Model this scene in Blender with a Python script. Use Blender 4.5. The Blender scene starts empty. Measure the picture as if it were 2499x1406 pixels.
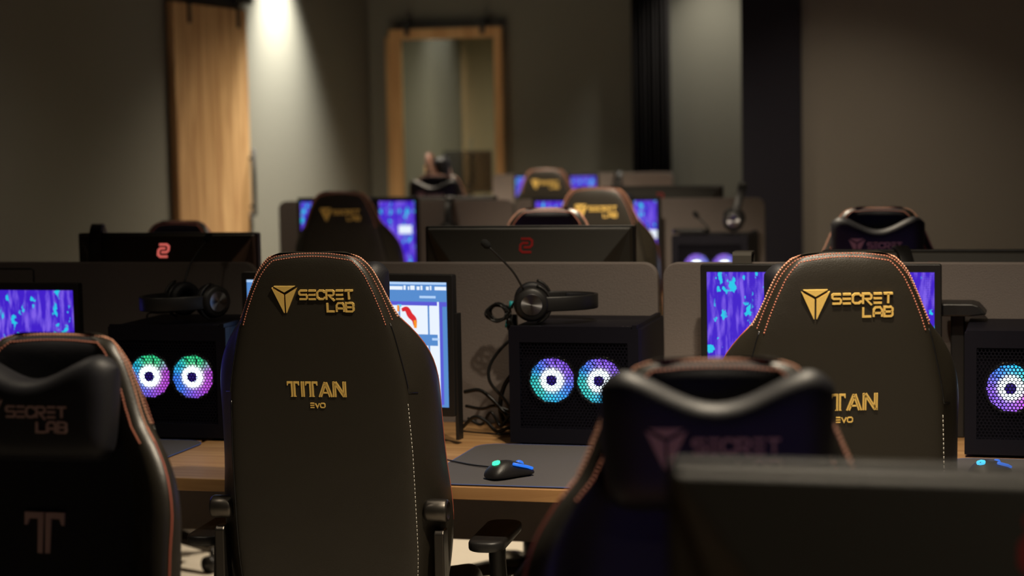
import bpy, bmesh, math, random
from mathutils import Vector, Matrix
random.seed(7)
S = bpy.context.scene
COL = S.collection
PI = math.pi

# ------------------------------------------------------------------ camera
YAW, PITCH, ROLL, CAM_H = math.radians(15.0), math.atan(414 / 4815.0), 0.0190, 1.58
cd = bpy.data.cameras.new('camera'); cam = bpy.data.objects.new('camera', cd); COL.objects.link(cam)
fw0 = Vector((-math.sin(YAW), math.cos(YAW), 0)); rt0 = Vector((math.cos(YAW), math.sin(YAW), 0)); z0 = Vector((0, 0, 1))
fw = fw0 * math.cos(PITCH) - z0 * math.sin(PITCH)
upv = fw0 * math.sin(PITCH) + z0 * math.cos(PITCH)
r_ = rt0 * math.cos(ROLL) - upv * math.sin(ROLL)
u_ = rt0 * math.sin(ROLL) + upv * math.cos(ROLL)
m = Matrix((r_, u_, -fw)).transposed().to_4x4(); m.translation = (0, 0, CAM_H)
cam.matrix_world = m
cd.sensor_width = 36; cd.lens = 36 * 4815 / 2499.0; cd.clip_start = 0.05; cd.clip_end = 100
cd.dof.use_dof = True; cd.dof.focus_distance = 4.35; cd.dof.aperture_fstop = 3.0
S.camera = cam

# ------------------------------------------------------------------ world, exposure
w = bpy.data.worlds.new('world'); S.world = w; w.use_nodes = True
w.node_tree.nodes['Background'].inputs[0].default_value = (0.9, 0.85, 0.75, 1)
w.node_tree.nodes['Background'].inputs[1].default_value = 0.02
S.view_settings.view_transform = 'Standard'; S.view_settings.look = 'None'
S.view_settings.gamma = 1.0; S.view_settings.use_curve_mapping = False
S.view_settings.exposure = 0.0

# ------------------------------------------------------------------ ceiling lamps (all pointing straight down, except the added chair spots)
WARM = (1.0, 0.85, 0.64)
def lamp(name, x, y, z, power, cone=110, blend=0.9, color=WARM, size=0.05, aim=None):
    l = bpy.data.lights.new(name, 'SPOT'); l.energy = power; l.spot_size = math.radians(cone); l.spot_blend = blend
    l.color = color; l.shadow_soft_size = size
    o = bpy.data.objects.new(name, l); COL.objects.link(o); o.location = (x, y, z)
    if aim is not None:
        o.rotation_euler = (Vector(aim) - Vector((x, y, z))).to_track_quat('-Z', 'Y').to_euler()
    return o
LZ = 3.05
lamp('downlight', -0.35, 3.25, LZ, 270, 115)
lamp('downlight', -2.6, 3.2, LZ, 30, 110)
lamp('downlight', -0.85, 4.35, LZ, 70, 82)
lamp('downlight', 0.7, 0.4, LZ, 32, 115)
lamp('downlight', -1.5, 6.95, LZ, 500, 92)
lamp('added_spot', -1.2, 5.0, LZ, 330, 26, 0.8, WARM, 0.05, (-1.80, 8.1, 1.05))  # added to brighten the right chair of the middle row
lamp('added_spot', -0.15, 1.9, LZ, 170, 24, 1.0, WARM, 0.05, (-0.44, 3.9, 1.30))  # added to brighten the top of the near right chair
lamp('added_spot', -2.5, 9.3, LZ, 300, 20, 0.8, WARM, 0.05, (-3.05, 12.35, 1.15))  # added to brighten the far chair
lamp('downlight', -3.2, 8.2, LZ, 40, 120)
lamp('downlight', -4.56, 12.22, LZ, 760, 80, 1.0, (1.0, 0.95, 0.82))
lamp('downlight', -3.4, 11.5, LZ, 220, 120)
lamp('downlight', -2.25, 13.70, LZ, 95, 84, 0.9, (1.0, 0.92, 0.76))
lamp('downlight', -1.2, 10.8, LZ, 80, 110)
lamp('downlight', -4.2, 15.8, LZ, 220, 150, 0.9, (1.0, 0.90, 0.66))

# ------------------------------------------------------------------ materials
def nm(name):
    mt = bpy.data.materials.new(name); mt.use_nodes = True
    nt = mt.node_tree; return mt, nt, nt.nodes['Principled BSDF'], nt.nodes, nt.links
def plain(name, col, rough=0.5, metal=0.0, bump=0.0, scale=80, var=0.0, spec=0.5, coat=0.0, sheen=0.0):
    mt, nt, b, N, L = nm(name)
    b.inputs['Base Color'].default_value = (*col, 1); b.inputs['Roughness'].default_value = rough
    b.inputs['Metallic'].default_value = metal; b.inputs['Specular IOR Level'].default_value = spec
    b.inputs['Coat Weight'].default_value = coat
    tc = N.new('ShaderNodeTexCoord')
    nz = N.new('ShaderNodeTexNoise'); nz.inputs['Scale'].default_value = scale; nz.inputs['Detail'].default_value = 4
    L.new(tc.outputs['Object'], nz.inputs['Vector'])
    if var > 0:
        mx = N.new('ShaderNodeMix'); mx.data_type = 'RGBA'
        mx.inputs['A'].default_value = (*[c * (1 - var) for c in col], 1)
        mx.inputs['B'].default_value = (*[min(1, c * (1 + var)) for c in col], 1)
        L.new(nz.outputs['Fac'], mx.inputs['Factor']); L.new(mx.outputs['Result'], b.inputs['Base Color'])
    if bump > 0:
        bp = N.new('ShaderNodeBump'); bp.inputs['Strength'].default_value = bump; bp.inputs['Distance'].default_value = 0.002
        L.new(nz.outputs['Fac'], bp.inputs['Height']); L.new(bp.outputs['Normal'], b.inputs['Normal'])
    return mt
def leather(name, col, rough=0.40):
    mt, nt, b, N, L = nm(name)
    tc = N.new('ShaderNodeTexCoord')
    v = N.new('ShaderNodeTexVoronoi'); v.inputs['Scale'].default_value = 420
    n2 = N.new('ShaderNodeTexNoise'); n2.inputs['Scale'].default_value = 7; n2.inputs['Detail'].default_value = 3
    L.new(tc.outputs['Object'], v.inputs['Vector']); L.new(tc.outputs['Object'], n2.inputs['Vector'])
    bp = N.new('ShaderNodeBump'); bp.inputs['Strength'].default_value = 0.35; bp.inputs['Distance'].default_value = 0.0006
    bp2 = N.new('ShaderNodeBump'); bp2.inputs['Strength'].default_value = 0.5; bp2.inputs['Distance'].default_value = 0.006
    L.new(v.outputs['Distance'], bp.inputs['Height']); L.new(n2.outputs['Fac'], bp2.inputs['Height'])
    L.new(bp2.outputs['Normal'], bp.inputs['Normal']); L.new(bp.outputs['Normal'], b.inputs['Normal'])
    b.inputs['Base Color'].default_value = (*col, 1); b.inputs['Roughness'].default_value = rough
    b.inputs['Specular IOR Level'].default_value = 0.55
    return mt
def wood(name, a, c, along='Z', scale=1.0, rough=0.5):
    mt, nt, b, N, L = nm(name)
    tc = N.new('ShaderNodeTexCoord'); mp = N.new('ShaderNodeMapping')
    s = {'Z': (9, 9, 0.7), 'X': (0.8, 12, 12)}[along]
    mp.inputs['Scale'].default_value = tuple(k * scale for k in s)
    L.new(tc.outputs['Object'], mp.inputs['Vector'])
    nz = N.new('ShaderNodeTexNoise'); nz.inputs['Scale'].default_value = 2.0; nz.inputs['Detail'].default_value = 6
    nz.inputs['Distortion'].default_value = 1.2
    L.new(mp.outputs['Vector'], nz.inputs['Vector'])
    rp = N.new('ShaderNodeValToRGB'); rp.color_ramp.elements[0].position = 0.33; rp.color_ramp.elements[1].position = 0.68
    rp.color_ramp.elements[0].color = (*a, 1); rp.color_ramp.elements[1].color = (*c, 1)
    L.new(nz.outputs['Fac'], rp.inputs['Fac']); L.new(rp.outputs['Color'], b.inputs['Base Color'])
    b.inputs['Roughness'].default_value = rough
    return mt
def glow(name, col, st, base=(0.02, 0.02, 0.02)):
    mt, nt, b, N, L = nm(name)
    b.inputs['Base Color'].default_value = (*base, 1)
    b.inputs['Emission Color'].default_value = (*col, 1); b.inputs['Emission Strength'].default_value = st
    return mt

M = {}
M['leather'] = leather('black_leather', (0.0200, 0.0165, 0.0110))
M['leather_front'] = leather('black_leather_blue_cast', (0.007, 0.007, 0.011), 0.55)  # same black leather, blue screen light put into its colour
M['gold'] = plain('gold_thread', (0.95, 0.62, 0.17), 0.40, 0.2, 0.3, 700, 0.12)
M['mauve'] = plain('mauve_thread', (0.55, 0.36, 0.32), 0.7, 0, 0.3, 700, 0.1)
M['stitch'] = plain('red_thread', (0.55, 0.19, 0.12), 0.6)
M['stitch_tan'] = plain('tan_thread', (0.70, 0.34, 0.22), 0.55)
M['piping'] = plain('dark_red_piping', (0.42, 0.10, 0.06), 0.6)
M['pale'] = plain('pale_highlight', (0.75, 0.72, 0.65), 0.5)  # colour of the drawn seam highlight
M['plastic'] = plain('black_plastic', (0.016, 0.015, 0.015), 0.42, 0, 0.15, 500)
M['gloss'] = plain('glossy_black', (0.010, 0.010, 0.011), 0.18)
M['metal'] = plain('dark_metal', (0.10, 0.09, 0.08), 0.35, 0.9)
M['chrome'] = plain('brushed_metal', (0.55, 0.53, 0.50), 0.28, 1.0)
M['disc'] = plain('spun_metal', (0.45, 0.45, 0.47), 0.30, 1.0)
_b = M['disc'].node_tree.nodes['Principled BSDF']; _b.inputs['Anisotropic'].default_value = 0.9
_t = M['disc'].node_tree.nodes.new('ShaderNodeTangent'); _t.direction_type = 'RADIAL'; _t.axis = 'Y'
M['disc'].node_tree.links.new(_t.outputs[0], _b.inputs['Tangent'])
M['case'] = plain('case_steel', (0.0065, 0.006, 0.011), 0.50, 0.0, 0.1, 300, 0, 0.18)
M['shell'] = plain('monitor_shell', (0.052, 0.047, 0.038), 0.5, 0, 0.2, 900)
M['fabric'] = plain('grey_felt', (0.255, 0.218, 0.202), 0.95, 0, 0.7, 420, 0.10, 0.15)
M['pad'] = plain('mat_cloth', (0.085, 0.078, 0.080), 0.85, 0, 0.5, 900, 0.08)
M['padedge'] = plain('mat_edge_highlight', (0.06, 0.10, 0.30), 0.7)  # blue highlight on the mat's edge, put into the colour
M['redlogo'] = plain('red_print', (0.55, 0.02, 0.02), 0.5)

M['desk'] = wood('oak_desk', (0.36, 0.185, 0.070), (0.52, 0.30, 0.125), 'X')
M['door'] = wood('oak_door', (0.42, 0.22, 0.09), (0.80, 0.52, 0.25), 'Z', 0.7)
M['frame'] = wood('oak_frame', (0.66, 0.36, 0.15), (0.86, 0.54, 0.25), 'Z', 0.8)
M['wall'] = plain('grey_wall', (0.225, 0.222, 0.190), 0.9, 0, 0.35, 160, 0.04, 0.2)
M['wallr'] = plain('taupe_wall', (0.235, 0.212, 0.180), 0.9, 0, 0.35, 160, 0.04, 0.2)
M['navy'] = plain('navy_column_paint', (0.006, 0.005, 0.014), 0.8)
M['roomwall'] = plain('olive_wall', (0.30, 0.27, 0.19), 0.9, 0, 0.3, 160)
M['ceil'] = plain('dark_ceiling', (0.05, 0.048, 0.045), 0.9)
M['floor'] = plain('cream_floor', (0.62, 0.56, 0.47), 0.45, 0, 0.1, 20, 0.05)
M['curtain'] = plain('black_curtain', (0.008, 0.006, 0.007), 0.9, 0, 0.3, 400)
M['cable'] = plain('black_rubber', (0.012, 0.012, 0.012), 0.35)
M['bluecable'] = plain('blue_cable', (0.10, 0.22, 0.60), 0.4)
M['teal'] = plain('teal_tag', (0.01, 0.42, 0.48), 0.5)
M['hook'] = plain('dull_strap', (0.10, 0.09, 0.075), 0.7)
M['white'] = plain('white_card', (0.8, 0.8, 0.8), 0.5)
M['foam'] = plain('black_foam', (0.01, 0.01, 0.01), 0.95, 0, 1.0, 600)

def city_mat(name, seed):
    mt, nt, b, N, L = nm(name)
    b.inputs['Base Color'].default_value = (0.01, 0.01, 0.02, 1); b.inputs['Roughness'].default_value = 0.3
    tc = N.new('ShaderNodeTexCoord')
    def mapped(sc, off):
        mp = N.new('ShaderNodeMapping'); mp.inputs['Scale'].default_value = sc; mp.inputs['Location'].default_value = off
        L.new(tc.outputs['Object'], mp.inputs['Vector']); return mp.outputs['Vector']
    def mix(fac, A, B):
        mx = N.new('ShaderNodeMix'); mx.data_type = 'RGBA'
        for k, v in (('Factor', fac), ('A', A), ('B', B)):
            if hasattr(v, 'is_linked') or hasattr(v, 'links'): L.new(v, mx.inputs[k])
            elif isinstance(v, tuple): mx.inputs[k].default_value = (*v, 1)
            else: mx.inputs[k].default_value = v
        return mx.outputs['Result']
    def ramp(v, p0, p1):
        r = N.new('ShaderNodeMapRange'); r.inputs['From Min'].default_value = p0; r.inputs['From Max'].default_value = p1
        L.new(v, r.inputs['Value']); return r.outputs['Result']
    n1 = N.new('ShaderNodeTexNoise'); n1.inputs['Scale'].default_value = 1; n1.inputs['Detail'].default_value = 3
    L.new(mapped((70, 1, 12), (seed, 0, 0)), n1.inputs['Vector'])
    n2 = N.new('ShaderNodeTexVoronoi'); n2.distance = 'MANHATTAN'; n2.inputs['Scale'].default_value = 1
    nd = N.new('ShaderNodeTexNoise'); nd.inputs['Scale'].default_value = 1; nd.inputs['Detail'].default_value = 2
    L.new(mapped((60, 1, 45), (seed, 2, 2)), nd.inputs['Vector'])
    va = N.new('ShaderNodeVectorMath'); va.operation = 'MULTIPLY_ADD'; va.inputs[1].default_value = (1.3, 1.3, 1.3)
    L.new(nd.outputs['Color'], va.inputs[0]); L.new(mapped((38, 1, 20), (0, seed, 3)), va.inputs[2]); L.new(va.outputs[0], n2.inputs['Vector'])
    n3 = N.new('ShaderNodeTexNoise'); n3.inputs['Scale'].default_value = 1; n3.inputs['Detail'].default_value = 1
    L.new(mapped((20, 1, 12), (seed, 5, 1)), n3.inputs['Vector'])
    br = N.new('ShaderNodeTexBrick'); br.inputs['Scale'].default_value = 1
    br.inputs['Color1'].default_value = (1, 1, 1, 1); br.inputs['Color2'].default_value = (0.2, 0.2, 0.2, 1); br.inputs['Mortar'].default_value = (0, 0, 0, 1)
    br.inputs['Brick Width'].default_value = 0.9; br.inputs['Row Height'].default_value = 0.5
    mp = N.new('ShaderNodeMapping'); mp.inputs['Rotation'].default_value = (-PI / 2, 0, 0); mp.inputs['Scale'].default_value = (90, 90, 90)
    L.new(tc.outputs['Object'], mp.inputs['Vector']); L.new(mp.outputs['Vector'], br.inputs['Vector'])
    base = mix(ramp(n1.outputs['Fac'], 0.47, 0.64), (0.052, 0.014, 0.56), (0.20, 0.11, 0.78))
    n4 = N.new('ShaderNodeTexNoise'); n4.inputs['Scale'].default_value = 1
    L.new(mapped((18, 1, 3), (3 + seed, 1, 4)), n4.inputs['Vector'])
    mul = N.new('ShaderNodeMath'); mul.operation = 'MULTIPLY'
    L.new(br.outputs['Fac'], mul.inputs[0]); L.new(ramp(n4.outputs['Fac'], 0.52, 0.6), mul.inputs[1])
    base = mix(mul.outputs[0], base, (0.05, 0.012, 0.42))
    v1 = N.new('ShaderNodeMath'); v1.operation = 'SUBTRACT'; v1.inputs[0].default_value = 1
    L.new(ramp(n2.outputs['Distance'], 0.42, 0.50), v1.inputs[1])
    v2 = N.new('ShaderNodeMath'); v2.operation = 'MULTIPLY'
    L.new(v1.outputs[0], v2.inputs[0]); L.new(ramp(n3.outputs['Fac'], 0.45, 0.49), v2.inputs[1])
    colr = mix(v2.outputs[0], base, (0.02, 0.55, 0.78))
    L.new(colr, b.inputs['Emission Color']); b.inputs['Emission Strength'].default_value = 1.05
    return mt
M['city'] = city_mat('city_wallpaper', 1.7)
M['city2'] = city_mat('city_wallpaper_b', 9.3)

def grille_mat():
    mt, nt, b, N, L = nm('perforated_steel')
    b.inputs['Base Color'].default_value = (0.005, 0.0045, 0.009, 1); b.inputs['Roughness'].default_value = 0.5; b.inputs['Specular IOR Level'].default_value = 0.15
    tc = N.new('ShaderNodeTexCoord'); sp = N.new('ShaderNodeSeparateXYZ'); L.new(tc.outputs['Object'], sp.inputs[0])
    def mth(op, a, bb=None):
        n = N.new('ShaderNodeMath'); n.operation = op
        for i, v in enumerate((a, bb)):
            if v is None: continue
            if isinstance(v, (int, float)): n.inputs[i].default_value = v
            else: L.new(v, n.inputs[i])
        return n.outputs[0]
    P, Q = 0.0088, 0.0152      # pitch of one lattice; two lattices make the staggered pattern
    def lat(ox, oz):
        fx = mth('SUBTRACT', mth('FRACT', mth('ADD', mth('DIVIDE', sp.outputs['X'], P), 100 + ox)), 0.5)
        fz = mth('SUBTRACT', mth('FRACT', mth('ADD', mth('DIVIDE', sp.outputs['Z'], Q), 100 + oz)), 0.5)
        dx = mth('MULTIPLY', fx, P); dz = mth('MULTIPLY', fz, Q)
        return mth('SQRT', mth('ADD', mth('MULTIPLY', dx, dx), mth('MULTIPLY', dz, dz)))
    d = mth('MINIMUM', lat(0, 0), lat(0.5, 0.5))
    hole = mth('LESS_THAN', d, 0.0033)
    tr = N.new('ShaderNodeBsdfTransparent'); mx = N.new('ShaderNodeMixShader')
    L.new(hole, mx.inputs[0]); L.new(b.outputs[0], mx.inputs[1]); L.new(tr.outputs[0], mx.inputs[2])
    L.new(mx.outputs[0], N['Material Output'].inputs['Surface'])
    return mt
M['grille'] = grille_mat()

def fan_mat(name, stops):
    """hue runs round the fan (right = 0.5, top = 0.75, left = 0/1, bottom = 0.25), paler towards the lit hub ring"""
    mt, nt, b, N, L = nm(name)
    b.inputs['Base Color'].default_value = (0.3, 0.3, 0.3, 1)
    tc = N.new('ShaderNodeTexCoord'); sp = N.new('ShaderNodeSeparateXYZ'); L.new(tc.outputs['Object'], sp.inputs[0])
    at = N.new('ShaderNodeMath'); at.operation = 'ARCTAN2'; L.new(sp.outputs['Z'], at.inputs[0]); L.new(sp.outputs['X'], at.inputs[1])
    mr = N.new('ShaderNodeMapRange'); mr.inputs['From Min'].default_value = -PI; mr.inputs['From Max'].default_value = PI
    L.new(at.outputs[0], mr.inputs['Value'])
    rp = N.new('ShaderNodeValToRGB'); cr = rp.color_ramp
    while len(cr.elements) < len(stops): cr.elements.new(0.5)
    for e, (p, c) in zip(cr.elements, stops): e.position = p; e.color = (*c, 1)
    L.new(mr.outputs[0], rp.inputs['Fac'])
    ln = N.new('ShaderNodeVectorMath'); ln.operation = 'LENGTH'; L.new(tc.outputs['Object'], ln.inputs[0])
    m2 = N.new('ShaderNodeMapRange'); m2.inputs['From Min'].default_value = .027; m2.inputs['From Max'].default_value = .037
    m2.inputs['To Min'].default_value = .6; m2.inputs['To Max'].default_value = 0
    L.new(ln.outputs['Value'], m2.inputs['Value'])
    mx = N.new('ShaderNodeMix'); mx.data_type = 'RGBA'; mx.inputs['B'].default_value = (1.0, 1.0, 1.0, 1)
    L.new(m2.outputs[0], mx.inputs['Factor']); L.new(rp.outputs['Color'], mx.inputs['A'])
    L.new(mx.outputs['Result'], b.inputs['Emission Color']); b.inputs['Emission Strength'].default_value = 1.35
    return mt
TEAL, CYAN, BLUE, VIOL, MAG, GREEN = (0.01, 0.50, 0.48), (0.01, 0.50, 0.85), (0.03, 0.20, 0.95), (0.24, 0.09, 0.85), (0.50, 0.06, 0.70), (0.03, 0.62, 0.25)
M['fan'] = fan_mat('lit_fan_blades', [(0, TEAL), (.14, TEAL), (.25, CYAN), (.42, BLUE), (.56, VIOL), (.75, VIOL), (.88, BLUE), (1, TEAL)])
M['fan_b'] = fan_mat('lit_fan_blades_green_top', [(0, BLUE), (.12, BLUE), (.25, VIOL), (.40, MAG), (.54, MAG), (.66, GREEN), (.80, GREEN), (.92, CYAN), (1, BLUE)])
M['fan_c'] = fan_mat('lit_fan_blades_cyan_top', [(0, VIOL), (.20, VIOL), (.40, MAG), (.60, TEAL), (.72, CYAN), (.86, BLUE), (1, VIOL)])
M['fan_d'] = fan_mat('lit_fan_blades_blue', [(0, VIOL), (.25, CYAN), (.5, BLUE), (.75, VIOL), (1, VIOL)])
M['hub'] = glow('fan_hub_tinted', (0.05, 0.02, 0.40), 0.45)
M['fanring'] = glow('lit_fan_ring', (0.80, 0.95, 1.0), 5.0)
M['scr_blue'] = glow('screen_blue', (0.09, 0.26, 0.62), 1.0)
M['scr_blue2'] = glow('screen_blue_band', (0.10, 0.10, 0.66), 1.0)
M['scr_white'] = glow('screen_white', (0.82, 0.90, 1.0), 1.0)
M['scr_pale'] = glow('screen_pale', (0.45, 0.65, 0.95), 1.0)
M['scr_red'] = glow('screen_red', (0.70, 0.02, 0.03), 1.0)
M['scr_orange'] = glow('screen_orange', (0.95, 0.30, 0.02), 1.0)
M['scr_cyan'] = glow('screen_cyan', (0.10, 0.65, 0.90), 1.0)
M['led_green'] = glow('led_green', (0.05, 0.95, 0.45), 1.6)
M['led_blue'] = glow('led_blue', (0.02, 0.20, 0.95), 0.9)
M['led_cyan'] = glow('led_cyan', (0.05, 0.60, 0.95), 1.6)
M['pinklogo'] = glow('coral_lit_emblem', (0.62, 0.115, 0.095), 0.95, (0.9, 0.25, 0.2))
def glass_mat():
    mt, nt, b, N, L = nm('clear_glass')
    N.remove(b)
    t = N.new('ShaderNodeBsdfTransparent'); t.inputs[0].default_value = (0.93, 0.95, 0.93, 1)
    g = N.new('ShaderNodeBsdfGlossy'); g.inputs['Roughness'].default_value = 0.02
    f = N.new('ShaderNodeFresnel'); f.inputs[0].default_value = 1.5
    mx = N.new('ShaderNodeMixShader'); L.new(f.outputs[0], mx.inputs[0]); L.new(t.outputs[0], mx.inputs[1]); L.new(g.outputs[0], mx.inputs[2])
    L.new(mx.outputs[0], N['Material Output'].inputs['Surface'])
    return mt
M['glass'] = glass_mat()

# ------------------------------------------------------------------ mesh helpers
def obj(name, bm, mat, parent=None, smooth=True, sub=0, bevel=0.0, loc=None):
    me = bpy.data.meshes.new(name); bmesh.ops.recalc_face_normals(bm, faces=bm.faces[:]); bm.to_mesh(me); bm.free()
    for mm in (mat if isinstance(mat, (list, tuple)) else [mat]): me.materials.append(mm)
    for p in me.polygons: p.use_smooth = smooth
    o = bpy.data.objects.new(name, me); COL.objects.link(o)
    if parent is not None: o.parent = parent
    if loc is not None: o.location = loc
    if bevel:
        b = o.modifiers.new('bevel', 'BEVEL'); b.width = bevel; b.segments = 2; b.limit_method = 'ANGLE'
    if sub:
        s = o.modifiers.new('sub', 'SUBSURF'); s.levels = sub; s.render_levels = sub
    return o
def nb(): return bmesh.new()
def box(bm, x0, x1, y0, y1, z0_, z1, mi=0):
    vs = [bm.verts.new(p) for p in ((x0, y0, z0_), (x1, y0, z0_), (x1, y1, z0_), (x0, y1, z0_), (x0, y0, z1), (x1, y0, z1), (x1, y1, z1), (x0, y1, z1))]
    for f in ((0, 3, 2, 1), (4, 5, 6, 7), (0, 1, 5, 4), (1, 2, 6, 5), (2, 3, 7, 6), (3, 0, 4, 7)):
        bm.faces.new([vs[i] for i in f]).material_index = mi
    return vs
def prism(bm, pts, fn, a, b):
    """closed outline pts (u,v) extruded from a to b; fn(u,v,w)->xyz"""
    A = [bm.verts.new(fn(u, v, a)) for u, v in pts]; B = [bm.verts.new(fn(u, v, b)) for u, v in pts]
    n = len(pts)
    bm.faces.new(A); bm.faces.new(B[::-1])
    for i in range(n): bm.faces.new((A[i], B[i], B[(i + 1) % n], A[(i + 1) % n]))
def rrect(x0, x1, z0_, z1, r, n=6, corners=(1, 1, 1, 1)):
    pts = []
    for k, (cx, cz, a0) in enumerate(((x0 + r, z0_ + r, PI), (x1 - r, z0_ + r, 1.5 * PI), (x1 - r, z1 - r, 0), (x0 + r, z1 - r, 0.5 * PI))):
        if corners[k]:
            for i in range(n + 1):
                a = a0 + i * PI / 2 / n; pts.append((cx + r * math.cos(a), cz + r * math.sin(a)))
        else:
            pts.append(((x0, z0_), (x1, z0_), (x1, z1), (x0, z1))[k])
    return pts
def cyl(bm, p0, p1, r0, r1=None, n=20, cap=True):
    p0, p1 = Vector(p0), Vector(p1); r1 = r0 if r1 is None else r1
    d = (p1 - p0).normalized(); a = d.orthogonal().normalized(); c = d.cross(a)
    A = [bm.verts.new(p0 + (a * math.cos(t) + c * math.sin(t)) * r0) for t in [2 * PI * i / n for i in range(n)]]
    B = [bm.verts.new(p1 + (a * math.cos(t) + c * math.sin(t)) * r1) for t in [2 * PI * i / n for i in range(n)]]
    for i in range(n): bm.faces.new((A[i], A[(i + 1) % n], B[(i + 1) % n], B[i]))
    if cap: bm.faces.new(A[::-1]); bm.faces.new(B)
def cr(pts, n=6):
    """Catmull-Rom through pts"""
    P = [Vector(p) for p in pts]; P = [P[0] * 2 - P[1]] + P + [P[-1] * 2 - P[-2]]; out = []
    for i in range(1, len(P) - 2):
        for k in range(n):
            t = k / n; a, b, c, d = P[i - 1], P[i], P[i + 1], P[i + 2]
            out.append(0.5 * ((2 * b) + (c - a) * t + (2 * a - 5 * b + 4 * c - d) * t * t + (3 * b - a - 3 * c + d) * t ** 3))
    out.append(P[-2]); return out
def tube(bm, pts, r, n=8, rads=None, flat=None):
    P = [Vector(p) for p in pts]; rings = []; prev = None
    for i, p in enumerate(P):
        d = (P[min(i + 1, len(P) - 1)] - P[max(i - 1, 0)]).normalized()
        if prev is None: a = d.orthogonal().normalized()
        else: a = (prev - d * prev.dot(d)).normalized()
        prev = a; c = d.cross(a); rr = r if rads is None else rads[i]
        rings.append([bm.verts.new(p + (a * math.cos(t) + c * math.sin(t)) * rr) for t in [2 * PI * k / n for k in range(n)]])
    for A, B in zip(rings, rings[1:]):
        for i in range(n): bm.faces.new((A[i], A[(i + 1) % n], B[(i + 1) % n], B[i]))
    bm.faces.new(rings[0][::-1]); bm.faces.new(rings[-1])
def ribbon(bm, pts, wvec, th):
    """strap along pts with half width vector wvec and thickness th (normal to path and wvec)"""
    P = [Vector(p) for p in pts]; W = Vector(wvec); rings = []
    for i, p in enumerate(P):
        d = (P[min(i + 1, len(P) - 1)] - P[max(i - 1, 0)]).normalized(); n = d.cross(W).normalized() * th / 2
        rings.append([bm.verts.new(q) for q in (p + W + n, p - W + n, p - W - n, p + W - n)])
    for A, B in zip(rings, rings[1:]):
        for i in range(4): bm.faces.new((A[i], A[(i + 1) % 4], B[(i + 1) % 4], B[i]))
    bm.faces.new(rings[0][::-1]); bm.faces.new(rings[-1])
def lathe(bm, prof, axis='Z', n=24, at=(0, 0, 0)):
    rings = []
    for (r, h) in prof:
        ring = []
        for i in range(n):
            a = 2 * PI * i / n; c, s = r * math.cos(a), r * math.sin(a)
            p = {'Z': (c, s, h), 'Y': (c, h, s), 'X': (h, c, s)}[axis]
            ring.append(bm.verts.new((p[0] + at[0], p[1] + at[1], p[2] + at[2])))
        rings.append(ring)
    for A, B in zip(rings, rings[1:]):
        for i in range(n): bm.faces.new((A[i], A[(i + 1) % n], B[(i + 1) % n], B[i]))
    if prof[0][0] > 1e-5: bm.faces.new(rings[0][::-1])
    if prof[-1][0] > 1e-5: bm.faces.new(rings[-1])
def strokes(bm, lines, wd, fn, d0, d1):
    """polylines in (u,v) drawn as mitred ribbons of width wd, raised from d0 to d1; fn(u,v,depth)"""
    for ln in lines:
        closed = ln[0] == ln[-1] and len(ln) > 2
        P = [Vector((a, b)) for a, b in (ln[:-1] if closed else ln)]; n = len(P); Lf, Rt = [], []
        for i in range(n):
            if closed: a, b = P[i - 1], P[(i + 1) % n]
            else: a, b = P[max(i - 1, 0)], P[min(i + 1, n - 1)]
            d1v = (P[i] - a); d2v = (b - P[i])
            if d1v.length < 1e-9: d1v = d2v
            if d2v.length < 1e-9: d2v = d1v
            d1v = d1v.normalized(); d2v = d2v.normalized(); t = (d1v + d2v)
            t = t.normalized() if t.length > 1e-6 else d1v
            nn = Vector((-t.y, t.x)); k = max(0.45, nn.dot(Vector((-d1v.y, d1v.x))))
            off = nn * (wd / 2 / k); Lf.append(P[i] + off); Rt.append(P[i] - off)
        cnt = n if closed else n - 1
        for i in range(cnt):
            j = (i + 1) % n
            q = [Lf[i], Lf[j], Rt[j], Rt[i]]
            prism(bm, [(v.x, v.y) for v in q], fn, d0, d1)

def empty(name, loc=(0, 0, 0), rz=0.0, label=None, cat=None, group=None, kind=None):
    o = bpy.data.objects.new(name, None); COL.objects.link(o); o.location = loc; o.rotation_euler = (0, 0, rz)
    o.empty_display_size = 0.05
    return tag(o, label, cat, group, kind)
def tag(o, label=None, cat=None, group=None, kind=None):
    if label: o['label'] = label
    if cat: o['category'] = cat
    if group: o['group'] = group
    if kind: o['kind'] = kind
    return o
def kids(o): return [c for c in bpy.data.objects if c.parent == o]
KIDS = {}
def dup(root, loc, rz, label, dz=0.0, group=None, rot=None, skip=()):
    """a copy of a thing with its own parts and sub-parts; dz lifts the parts flagged as raised"""
    if root.name not in KIDS:
        KIDS[root.name] = [(c, kids(c)) for c in kids(root)]
    r = root.copy(); COL.objects.link(r); r.location = loc; r.rotation_euler = rot if rot else (0, 0, rz); r['label'] = label
    if group: r['group'] = group
    for ch, sub in KIDS[root.name]:
        if ch.name.split('.')[0] in skip: continue
        c = ch.copy(); COL.objects.link(c); c.parent = r
        if ch.get('raised'): c.location = ch.location + Vector((0, 0, dz))
        for g in sub:
            d = g.copy(); COL.objects.link(d); d.parent = c
    return r

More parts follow.
